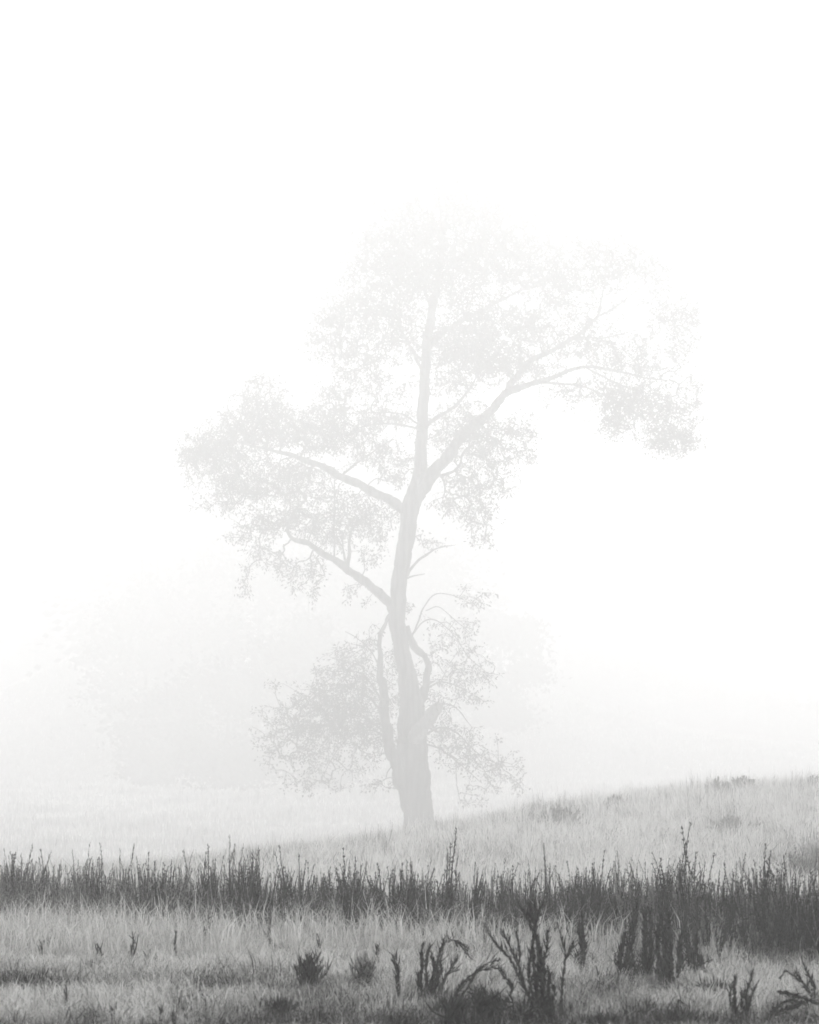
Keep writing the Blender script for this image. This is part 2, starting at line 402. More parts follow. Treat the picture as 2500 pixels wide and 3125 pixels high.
# stalks that stand out of the band one by one
G1 = 'tall weed stalks standing out of the dark weed band'
for px, top, lab in [(450, 2585, 'tallest thin weed spike at the left of the weed band, against pale fog'), (497, 2618, 'thin forked weed spike just right of the tallest one in the left weed band'),
                     (310, 2597, 'slender grey weed spike left of the tallest spike in the weed band'), (105, 2600, 'slim grey weed spike near the left end of the weed band'),
                     (1365, 2650, 'tall dark weed spike in the weed band just right below the tree trunk'), (775, 2642, 'dark pointed weed clump in the band below the left limb of the tree'),
                     (1812, 2632, 'tall straight dark weed in the right half of the band'), (1893, 2628, 'tall forked dark weed whose tip curves left in the right half of the band'),
                     (2202, 2678, 'dark weed leaning right with ragged top in the right half of the band'), (1610, 2660, 'bushy upright dark weed in the band left of the tall forked one')]:
    Y = ZC * F / (band_base(px) - 25 - HOR); hgt = (band_base(px) - 35 - top) / F * Y
    weed(px, Y, hgt, lab, G1, grey=px < 400, wid=.85)
for _ in range(110):
    px = rng.uniform(-60, 2560); Y = ZC * F / (band_base(px) - rng.uniform(0, 45) - HOR)
    gr = px < 600 and rng.uniform() < .6
    seg = ['at the left end of the band', 'in the left third of the band', 'below the left limbs of the tree', 'in the band just left of the trunk line', 'in the band just right of the trunk line',
           'in the band above the big branching weed', 'above the tall dark stalks', 'in the right third of the band', 'at the right end of the band'][int(min(8, max(0, px / 2500 * 9)))]
    weed(px, Y, band_h(px) * rng.uniform(.95, 1.18) / F * Y, ('slim pale grey weed spike ' if gr else 'narrow dark weed spike ') + seg, G1, grey=gr, wid=rng.uniform(.6, .95))
# stalks on the bank and its crest
q = Quads()
for _ in range(2000):
    px = rng.uniform(350, 2850); yc = np.interp(px, CX, CD); Y = 26 + (yc + 3 - 26) * rng.uniform(0, 1) ** .5 if rng.uniform() < .6 else yc + rng.uniform(-9, 3)
    add_weed(q, (px - 1250) / F * Y, Y, rng.uniform(40, 80) * (1.25 if math.sin(px * .019 + 2 * math.sin(px * .005)) > .3 else .9) / F * Y, int(rng.integers(NV)), rng.uniform(0, 6.28), rng.uniform(-.1, .3), .36)
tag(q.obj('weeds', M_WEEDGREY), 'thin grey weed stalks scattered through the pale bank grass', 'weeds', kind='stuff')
for _ in range(60):
    px = rng.uniform(600, 2560); yc = np.interp(px, CX, CD)
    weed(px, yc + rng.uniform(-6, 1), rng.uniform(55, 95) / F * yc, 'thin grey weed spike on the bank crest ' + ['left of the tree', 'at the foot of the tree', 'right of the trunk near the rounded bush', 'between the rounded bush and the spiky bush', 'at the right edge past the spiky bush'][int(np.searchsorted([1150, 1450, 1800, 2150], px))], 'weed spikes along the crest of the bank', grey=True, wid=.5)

# ---------------------------------------------------------------- traced foreground plants
def yof(py): return ZC * F / (py - HOR)
def traced(name, label, base, Y, paths, mat, group=None, cat='weed', ll=.018, smat=None, scl=1.0):
    """paths: list of (points in photo px, half width px, leaves); each stalk gets its own depth"""
    if Y < 20:      # the foot stands a little nearer, hidden by the grass
        paths = [([(p[0][0], base[1] + 28)] + list(p) if p[0][1] >= base[1] - 12 else p, hw, n) for p, hw, n in paths]
        base = (base[0], base[1] + 28); Y = yof(base[1])
    X = (base[0] - 1250) / F * Y; z0 = float(H(X, Y))
    dz = z0 - (ZC + (HOR - base[1]) / F * Y)
    e = empty(name, (X, Y, z0)); tag(e, label, cat, group)
    qs, qh = Quads(), Quads()
    for pts, hw, n in paths:
        P = np.array([((px - base[0]) / F * Y, 0, (base[1] - py) / F * Y) for px, py in pts])
        d1 = rng.normal(0, .35) * np.linalg.norm(P[-1] - P[0]); P[:, 1] = np.linspace(0, d1, len(P)) + rng.normal(0, .02)
        P = smooth_path(P, .012 * Y / 17); hw = hw / F * Y
        u_ = np.linspace(0, 1, len(P)); P[:, 0] += 3 / F * Y * (np.sin(u_ * rng.uniform(5, 11) + rng.uniform(0, 6)) - np.sin(0)) * np.clip(u_ * 3, 0, 1)
        tube(qs, P, np.linspace(max(hw * .35, .003), .0015, len(P)), 5)
        if name == 'arching_weed': spire(qh, P, hw * 1.1, int(n * .6), ll=(13 / F * Y + hw * .3), taper=.6, tint=(0, .9), upness=1.3)
        else: spire(qh, P, hw * .55, int(n * .75), ll=((10 if hw / Y * F > 4 else 5) / F * Y + hw * .35), taper=.8, tint=(0, .9), upness=rng.uniform(1.3, 2.4))
        if Y < 22 and hw / Y * F > 3.6:      # long narrow leaves, upright and leaning out
            m = int(12 + len(P) * 1.1); t_ = rng.uniform(.02, .92, m); sP = np.linspace(0, 1, len(P)); Q_ = np.stack([np.interp(t_, sP, P[:, c]) for c in range(3)], -1)
            o_ = rng.normal(size=(m, 3)); o_[:, 2] = np.abs(o_[:, 2]) * .4; leaves(qh, Q_, unit(P[-1] - P[0]) * 1.2 + unit(o_) * rng.uniform(.25, .9, m)[:, None], rng.uniform(20, 55, m) / F * Y, rng.uniform(2, 5, m) / F * Y, rng.uniform(0, 1, m))
    qs.obj('stem', smat or M_STEM, e); qh.obj('foliage', mat, e)
    return e
# clump of leafy spikes left of the big plant
traced('leafy_weed', 'dark clump of upright leafy spikes in the near grass, left of the big branching weed', (1305, 3045), yof(3045), [
    ([(1290, 3045), (1285, 2970), (1293, 2884)], 13, 260), ([(1300, 3045), (1302, 2960), (1312, 2896)], 12, 220), ([(1312, 3045), (1322, 2980), (1320, 2925)], 14, 220),
    ([(1325, 3045), (1330, 2990), (1338, 2948)], 14, 220), ([(1345, 3050), (1362, 2985), (1400, 2925)], 7, 130), ([(1340, 3050), (1338, 2950), (1360, 2870)], 5, 90),
    ([(1335, 3045), (1365, 2985), (1396, 2965)], 5, 80), ([(1310, 3045), (1340, 2980), (1345, 2940)], 9, 160), ([(1280, 3045), (1276, 3010), (1278, 2975)], 9, 120)], M_WEED, 'dark plants in the near grass')
traced('leafy_weed', 'single dark bent stalk beside the clump of leafy spikes in the near grass', (1213, 3045), yof(3045), [
    ([(1213, 3045), (1216, 2990), (1198, 2930)], 7, 130), ([(1214, 3010), (1212, 2960), (1203, 2922)], 6, 100)], M_WEED, 'dark plants in the near grass')
# the big branching weed
traced('branching_weed', 'biggest dark branching weed in the near grass, thick shaggy stem forked at the top', (1650, 3095), yof(3095), [
    ([(1640, 3095), (1632, 2990), (1630, 2890), (1634, 2785)], 13, 420), ([(1662, 3095), (1655, 3010), (1642, 2930), (1632, 2860)], 15, 380), ([(1677, 3085), (1670, 3030), (1662, 2960)], 12, 220),
    ([(1630, 3095), (1618, 3010), (1622, 2930), (1628, 2880)], 12, 260), ([(1650, 3095), (1662, 3000), (1652, 2930), (1640, 2890)], 12, 260), ([(1685, 3100), (1690, 3050), (1680, 3000)], 9, 130), ([(1642, 3095), (1640, 3000), (1640, 2900), (1628, 2810)], 9, 240),
    ([(1630, 2870), (1610, 2830), (1592, 2795)], 7, 110), ([(1632, 2850), (1618, 2810), (1612, 2780)], 6, 90), ([(1634, 2850), (1645, 2810), (1652, 2790)], 6, 90),
    ([(1620, 3080), (1598, 3030), (1560, 2960), (1515, 2905), (1488, 2865)], 8, 300), ([(1600, 3040), (1575, 2950), (1545, 2890), (1532, 2870)], 7, 180),
    ([(1605, 3050), (1590, 2990), (1585, 2930), (1580, 2870)], 6, 160), ([(1655, 2960), (1672, 2920), (1668, 2870)], 6, 110), ([(1716, 3090), (1718, 3010), (1722, 2940), (1700, 2845)], 8, 200), ([(1720, 2960), (1740, 2925), (1752, 2900)], 5, 80)], M_WEED, 'dark plants in the near grass', ll=.022)
traced('arching_weed', 'dark arching stem bowing left from the foot of the big branching weed', (1540, 3090), yof(3090), [
    ([(1375, 3085), (1410, 3025), (1455, 2990), (1510, 2974), (1538, 2990)], 5, 230), ([(1400, 3080), (1440, 3010), (1480, 2965), (1520, 2950)], 4, 130), ([(1540, 3090), (1560, 3040), (1520, 2975)], 6, 150)], M_WEED, 'dark plants in the near grass')
traced('arching_weed', 'small drooping seed head arching over pale grass above the leafy spike clump', (1368, 2960), yof(2960), [
    ([(1340, 2960), (1345, 2905), (1365, 2868), (1385, 2866), (1395, 2885)], 4, 110), ([(1385, 2866), (1405, 2875), (1420, 2895), (1426, 2912)], 4, 70)], M_WEED, 'dark plants in the near grass')
# clump of tall stalks in the right half
for kx, (bx, by, tx, ty, hw, lab) in enumerate([
        (1895, 2975, 1912, 2800, 10, 'leftmost of the tall dark stalks standing in the pale grass below the weed band'), (1932, 2985, 1945, 2790, 9, 'second tall dark stalk from the left below the weed band'),
        (1975, 2975, 1975, 2760, 15, 'broad ragged dark stalk in the middle of the stalks below the weed band'), (2018, 2985, 2010, 2740, 12, 'darkest thick stalk of those below the weed band'),
        (2045, 3005, 2030, 2800, 13, 'dark stalk with a swollen dark foot below the weed band'), (2075, 2965, 2090, 2780, 9, 'slim dark stalk between the swollen one and the curved pair'),
        (2117, 2950, 2095, 2780, 8, 'curved dark stalk left in the right pair below the weed band'), (2137, 2962, 2128, 2770, 8, 'rightmost of the tall dark stalks below the weed band'),
        (1770, 2965, 1765, 2800, 12, 'ragged dark stalk standing alone right of the big branching weed')]):
    ps = []
    for s in range(3):
        j = rng.normal(0, 9, 3); ty = ty + rng.normal(0, 22)
        ps.append(([(bx + j[0], by), (bx + (tx - bx) * .3 + j[1], by + (ty - by) * .4), (tx + j[2], ty + rng.uniform(-20, 50))], hw * rng.uniform(.7, 1.05), int(26 * hw)))
    for _ in range(3): ps.append(([(bx + rng.normal(0, 5), by + 3), (bx + rng.normal(0, 12), by - 25), (bx + rng.normal(0, 20), by - 50)], 6, 60))
    traced('dark_stalk', lab, (bx, by), yof(by), ps, M_WEED, 'tall dark stalks below the weed band', ll=.02)
# bottom right
traced('leafy_weed', 'dark leafy spikes near the bottom edge at the right, left of the arched stems', (2265, 3110), yof(3110), [
    ([(2250, 3110), (2240, 3060), (2245, 2995)], 10, 220), ([(2262, 3110), (2262, 3060), (2275, 3010)], 11, 220), ([(2240, 3110), (2225, 3060), (2232, 3020)], 7, 120), ([(2280, 3110), (2295, 3060), (2325, 3012)], 7, 160),
    ([(2272, 3110), (2278, 3020), (2292, 2965)], 5, 120), ([(2275, 3110), (2285, 3075), (2268, 3040)], 12, 200)], M_WEED, 'dark plants in the near grass')
traced('arching_weed', 'dark stems arched over to the right in the bottom right of the meadow', (2370, 3122), yof(3122), [
    ([(2335, 3122), (2370, 3080), (2420, 3062), (2460, 3068)], 6, 220), ([(2370, 3035), (2420, 3045), (2470, 3060), (2520, 3080)], 6, 200), ([(2345, 3122), (2400, 3090), (2440, 3080)], 10, 260)], M_WEED, 'dark plants in the near grass')
traced('arching_weed', 'dark twiggy weed with drooping tips at the right edge of the near grass', (2490, 3070), yof(3070), [
    ([(2490, 3070), (2455, 3010), (2420, 2968)], 6, 160), ([(2495, 3070), (2480, 3000), (2462, 2955)], 6, 160), ([(2500, 3070), (2520, 3000), (2540, 2960)], 6, 160), ([(2440, 3000), (2400, 2965), (2380, 2985)], 3, 60)], M_WEED, 'dark plants in the near grass')
# dark low growth at the very bottom
for bx, by, w, hh, lab in [(1380, 3125, 60, 60, 'low black tangle of leaves at the bottom edge under the leafy spike clump'), (1480, 3115, 70, 70, 'low dark leafy tangle at the foot of the arching stem'),
                           (1840, 3150, 60, 50, 'low dark tangle at the bottom edge right of the big branching weed'), (2190, 3050, 30, 50, 'small dark tuft left above the bottom right leafy spikes'),
                           (860, 3080, 45, 32, 'small dark tuft low in the grass left of centre'), (1440, 3165, 50, 50, 'dark leaf clump cut by the bottom edge below the big weed'), (2060, 3150, 60, 45, 'low dark tangle at the bottom edge below the tall stalks')]:
    ps = [([(bx + rng.normal(0, w * .4), by), (bx + rng.normal(0, w * .5), by - hh * .5), (bx + rng.normal(0, w * .6), by - hh * rng.uniform(.5, 1.1))], 4, 40) for _ in range(18)]
    traced('low_weed', lab, (bx, by), yof(by), ps, M_WEED, 'dark plants in the near grass')
# round small bushes of the near grass and thin single weeds at the left
for bx, by, w, hh, dn, lab, mt in [(945, 3005, 38, 95, 9, 'dark oval bushy weed in the near grass left of centre', M_WEED), (1112, 3005, 32, 80, 6, 'greyish oval bushy weed right of the darker oval one', M_WEEDGREY)]:
    ps = []
    for _ in range(dn * 3):
        a = rng.normal(0, .55); ps.append(([(bx + w * a * .5, by), (bx + w * a, by - hh * .45), (bx + w * a * rng.uniform(.7, 1.3), by - hh * math.cos(min(abs(a) * .8, 1.0)) * rng.uniform(.5, 1.05))], 4.5, 40))
    traced('bushy_weed', lab, (bx, by), yof(by), ps, mt, 'dark plants in the near grass')
for bx, by, top, sp, lab in [(403, 2912, 2815, 22, 'thin dark weed shaped like a V in the bright grass at the left'), (303, 2918, 2850, 10, 'short dark weed left of the V shaped one in the bright grass'),
                             (127, 2905, 2855, 6, 'faint thin stalk in the bright grass near the left edge'), (449, 2935, 2890, 5, 'tiny stalk right of the V shaped weed'), (536, 2910, 2810, 5, 'thin straight grey stalk between the V shaped weed and the oval bush'),
                             (823, 2890, 2790, 6, 'slim grey stalk with a fluffy tip in the bright grass above the oval bush'), (972, 2910, 2845, 7, 'slim stalk leaning left above the oval bush'),
                             (1118, 2890, 2852, 6, 'short dark stalk above the greyish oval weed'), (1152, 2935, 2865, 5, 'thin dark stalk right of the greyish oval weed'),
                             (350, 3100, 3045, 8, 'small dark weed leaning left low in the bottom left grass'), (493, 3095, 3050, 8, 'small dark tuft in the bottom left grass'), (530, 3115, 3060, 7, 'small dark pointed weed near the bottom edge at the left'),
                             (200, 3075, 3000, 5, 'thin faint stalk in the pale grass at the bottom left')]:
    ps = [([(bx + rng.normal(0, 2), by), (bx + rng.normal(0, sp * .3), (by + top) / 2), (bx + s_ * sp * rng.uniform(.5, 1.1), top + rng.uniform(0, 20))], 3.5, 60) for s_ in (-1, 0, 1, rng.uniform(-1, 1))]
    ps.append(([(bx, by), (bx, (by + top) / 2)], 5, 60))
    traced('thin_weed', lab, (bx, by), yof(by), ps, M_WEED if sp > 7 else M_WEEDGREY, 'thin weeds in the bright near grass')

# bushes on the bank
for bx, by, w, hh, n, Y, lab, mt in [
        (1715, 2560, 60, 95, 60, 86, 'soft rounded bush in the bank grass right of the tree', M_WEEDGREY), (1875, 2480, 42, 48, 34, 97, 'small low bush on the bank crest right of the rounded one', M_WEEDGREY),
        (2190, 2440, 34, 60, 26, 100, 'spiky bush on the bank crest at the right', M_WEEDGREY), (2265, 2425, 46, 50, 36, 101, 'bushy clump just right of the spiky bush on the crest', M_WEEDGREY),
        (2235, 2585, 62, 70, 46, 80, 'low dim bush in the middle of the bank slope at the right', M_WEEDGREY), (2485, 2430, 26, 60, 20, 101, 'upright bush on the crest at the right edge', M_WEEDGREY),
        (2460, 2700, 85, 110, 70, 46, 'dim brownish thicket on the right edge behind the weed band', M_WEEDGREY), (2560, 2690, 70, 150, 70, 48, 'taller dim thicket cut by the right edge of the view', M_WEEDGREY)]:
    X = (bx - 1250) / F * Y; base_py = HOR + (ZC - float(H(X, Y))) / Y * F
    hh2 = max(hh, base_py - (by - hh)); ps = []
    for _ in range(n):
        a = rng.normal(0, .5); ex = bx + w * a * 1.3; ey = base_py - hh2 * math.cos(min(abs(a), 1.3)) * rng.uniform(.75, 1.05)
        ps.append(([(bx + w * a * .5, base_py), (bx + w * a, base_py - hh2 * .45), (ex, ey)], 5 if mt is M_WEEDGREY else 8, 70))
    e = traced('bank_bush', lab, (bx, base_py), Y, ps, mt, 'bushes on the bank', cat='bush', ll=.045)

# ---------------------------------------------------------------- the tree
DT = 200.0; SC = DT / F
TX = (1280 - 1250) * SC; TZ = float(H(TX, DT)) - .1
def tw(P):   # photo px (x, y, depth px) -> metres, relative to the tree's foot
    P = np.asarray(P, float)
    return np.stack([(P[:, 0] - 1280) * SC, P[:, 2] * SC, ZC + (HOR - P[:, 1]) * SC - TZ], -1)
tree = empty('tree', (TX, DT, TZ))
tag(tree, 'large leafy tree with a forked trunk and spreading limbs, standing alone in the fog', 'tree')
# (x, y, depth, width) in photo px
TRUNK = [(1279, 2660, 0, 150), (1279, 2610, 0, 116), (1279, 2560, 0, 100), (1278, 2500, 0, 93), (1268, 2411, 0, 98), (1260, 2320, 0, 100), (1260, 2250, 0, 88), (1260, 2190, 0, 84), (1257, 2135, 0, 70), (1247, 2080, 0, 60), (1236, 2025, 0, 52),
         (1218, 1943, 0, 48), (1211, 1885, 0, 52), (1215, 1820, 0, 48), (1221, 1750, 0, 47), (1233, 1688, 0, 49), (1247, 1592, 0, 52), (1257, 1528, 0, 55), (1278, 1464, 0, 44), (1285, 1369, 0, 36), (1291, 1241, 0, 34),
         (1297, 1150, 0, 32), (1303, 1060, 5, 30), (1316, 972, 5, 27), (1330, 900, 10, 22), (1340, 830, 10, 17), (1348, 750, 15, 12), (1345, 680, 20, 8), (1340, 600, 20, 5), (1330, 540, 20, 3)]
LIMBS = {
    'second_stem': [[(1262, 2500, 0, 50), (1242, 2420, -14, 56), (1216, 2345, -30, 48), (1195, 2290, -40, 42), (1178, 2220, -45, 34), (1172, 2135, -45, 32), (1163, 2060, -40, 24), (1159, 2010, -38, 18), (1163, 1943, -30, 14), (1180, 1890, -12, 12), (1196, 1866, 0, 9)]],
    'looped_limb': [[(1238, 1915, 5, 26), (1252, 1948, 15, 24), (1275, 1980, 28, 24), (1297, 2005, 34, 20), (1305, 2035, 34, 21), (1304, 2085, 28, 26), (1285, 2125, 12, 32), (1268, 2160, 0, 34)],
                    [(1300, 2085, 30, 20), (1322, 2080, 38, 6)]],
    'broken_stub': [[(1258, 2280, -10, 60), (1280, 2230, -40, 52), (1308, 2192, -58, 44), (1333, 2166, -66, 40), (1347, 2152, -70, 34)]],
    'limb': [
        [(1205, 1875, 0, 36), (1195, 1853, -5, 34), (1163, 1815, -20, 30), (1106, 1771, -45, 28), (1061, 1739, -60, 26), (1010, 1707, -80, 22), (972, 1681, -95, 20), (940, 1665, -110, 18), (905, 1655, -120, 15), (889, 1640, -125, 12), (884, 1605, -130, 10), (908, 1560, -135, 9), (938, 1537, -135, 7), (934, 1515, -140, 6), (900, 1509, -150, 4)],
        [(1252, 1575, 0, 36), (1230, 1554, 8, 34), (1176, 1516, 30, 30), (1112, 1484, 55, 28), (1061, 1458, 75, 26), (1010, 1433, 90, 24), (959, 1407, 110, 20), (895, 1382, 130, 16), (844, 1369, 145, 12), (812, 1359, 150, 9), (760, 1348, 150, 7), (690, 1335, 140, 5), (630, 1370, 130, 3)],
        [(1258, 1560, 0, 44), (1285, 1500, -10, 44), (1329, 1439, -30, 42), (1380, 1382, -60, 37), (1418, 1324, -80, 34), (1457, 1299, -90, 31), (1495, 1260, -105, 28), (1533, 1222, -120, 27), (1559, 1203, -125, 26), (1606, 1186, -140, 20), (1664, 1175, -155, 17), (1710, 1154, -170, 14), (1757, 1140, -180, 12), (1814, 1140, -190, 10), (1884, 1154, -200, 8), (1954, 1172, -205, 6), (2029, 1180, -205, 4)],
        [(1540, 1218, -120, 24), (1565, 1170, -110, 21), (1594, 1134, -100, 20), (1641, 1099, -90, 18), (1693, 1070, -80, 16), (1745, 1041, -65, 14), (1786, 1007, -55, 12), (1820, 972, -50, 11), (1832, 925, -40, 8), (1843, 880, -35, 6), (1850, 820, -30, 4)],
        [(1816, 975, -50, 9), (1867, 949, -60, 8), (1925, 908, -70, 6), (1983, 856, -80, 4), (2020, 830, -85, 3)],
        [(1640, 1180, -150, 10), (1699, 1189, -190, 9), (1768, 1200, -220, 7), (1838, 1230, -240, 6), (1900, 1270, -250, 5), (1954, 1300, -255, 4), (1990, 1360, -260, 3)],
        [(1780, 1140, -185, 7), (1838, 1169, -170, 7), (1896, 1192, -150, 6), (1948, 1215, -130, 5), (2010, 1270, -120, 4), (2060, 1340, -115, 3)],
        [(1760, 1035, -60, 7), (1850, 1030, 0, 6), (1950, 1000, 40, 4), (2040, 970, 60, 3)],
        [(1288, 1310, 0, 18), (1316, 1285, 20, 15), (1362, 1253, 50, 13), (1403, 1221, 75, 11), (1432, 1180, 95, 9), (1461, 1134, 110, 6), (1500, 1090, 120, 4)],
        [(1308, 1060, 5, 22), (1333, 1028, 25, 18), (1374, 995, 50, 16), (1432, 960, 80, 14), (1490, 925, 110, 12), (1548, 891, 135, 10), (1606, 864, 155, 8), (1658, 850, 170, 6), (1730, 820, 180, 4)],
        [(1293, 1165, 0, 14), (1282, 1125, -30, 12), (1262, 1076, -60, 11), (1230, 1052, -90, 9), (1178, 1055, -120, 6), (1120, 1090, -140, 4)],
        [(1300, 1110, 0, 12), (1275, 1085, 30, 10), (1251, 1050, 60, 9), (1200, 965, 100, 6), (1130, 940, 120, 4)],
        [(1318, 960, 0, 14), (1302, 900, -15, 10), (1298, 850, -20, 9), (1303, 760, -30, 7), (1307, 640, -30, 4)],
        [(1288, 1320, 0, 9), (1265, 1308, -30, 8), (1201, 1299, -70, 7), (1138, 1305, -110, 6), (1087, 1318, -130, 4)],
        [(1288, 1300, 0, 8), (1265, 1284, 40, 7), (1220, 1254, 90, 6), (1138, 1248, 140, 4), (1048, 1248, 180, 3)],
        [(1345, 1456, -35, 12), (1399, 1433, -90, 9), (1418, 1382, -130, 7), (1495, 1350, -170, 4)],
        [(1061, 1740, -60, 16), (1064, 1720, -62, 13), (1068, 1662, -70, 10), (1076, 1620, -75, 8), (1104, 1585, -80, 5)],
        [(1060, 1730, -60, 8), (1050, 1690, -30, 7), (1045, 1650, 0, 5), (1055, 1610, 20, 3)],
        [(1035, 1450, 80, 8), (1090, 1410, 40, 7), (1150, 1370, 10, 5), (1200, 1340, -10, 3)],
        [(1340, 850, 10, 9), (1400, 780, 60, 7), (1470, 720, 110, 5), (1540, 690, 140, 3)],
        [(1328, 905, 10, 9), (1260, 820, -70, 7), (1200, 760, -120, 5), (1150, 740, -150, 3)],
    ],
    'dead_branch': [
        [(1243, 1755, 0, 12), (1249, 1743, -10, 10), (1272, 1718, -25, 9), (1303, 1694, -40, 8), (1335, 1675, -50, 5), (1390, 1667, -65, 2)],
        [(1240, 1766, 0, 8), (1262, 1757, 10, 5), (1297, 1750, 25, 3)],
        [(1022, 1710, -75, 7), (1022, 1600, -75, 6), (1023, 1460, -75, 4)]],
    'branch': [
        [(1250, 1955, 20, 7), (1264, 1925, 30, 6), (1279, 1893, 40, 6), (1295, 1849, 50, 5), (1328, 1811, 60, 4), (1378, 1813, 75, 3), (1427, 1833, 90, 2)],
        [(1260, 1935, 25, 5), (1290, 1900, 0, 5), (1328, 1893, -25, 4), (1383, 1937, -45, 3), (1427, 2003, -60, 3), (1488, 2058, -70, 2)],
        [(1300, 1862, 50, 4), (1340, 1850, 70, 3), (1390, 1890, 90, 3), (1440, 1930, 100, 2)],
        [(1180, 2200, -45, 10), (1130, 2130, -80, 7), (1070, 2100, -110, 5), (1000, 2110, -130, 4), (920, 2160, -150, 3)],
        [(1175, 2160, -45, 8), (1120, 2070, 0, 6), (1060, 2050, 40, 4), (980, 2090, 70, 3), (900, 2180, 90, 2)],
        [(1180, 2240, -45, 8), (1110, 2190, -90, 6), (1040, 2190, -130, 4), (960, 2240, -160, 3), (890, 2310, -175, 2)],
        [(1165, 2050, -40, 6), (1130, 1985, -60, 4), (1090, 1950, -70, 3), (1055, 1930, -80, 2)],
        [(1185, 2260, -40, 8), (1140, 2230, 30, 6), (1080, 2240, 80, 4), (1020, 2300, 100, 3), (980, 2380, 110, 2)],
        [(1300, 2240, 10, 9), (1350, 2220, 40, 6), (1400, 2240, 60, 5), (1460, 2300, 75, 3), (1540, 2340, 90, 2)],
        [(1300, 2270, 0, 7), (1350, 2290, -40, 5), (1400, 2330, -70, 4), (1470, 2390, -90, 2)],
        [(1305, 2100, 28, 7), (1350, 2080, 50, 5), (1410, 2100, 70, 3), (1480, 2140, 80, 2)],
        [(1305, 2180, 20, 7), (1340, 2150, -10, 5), (1390, 2160, -40, 4), (1440, 2220, -60, 2)]],
}
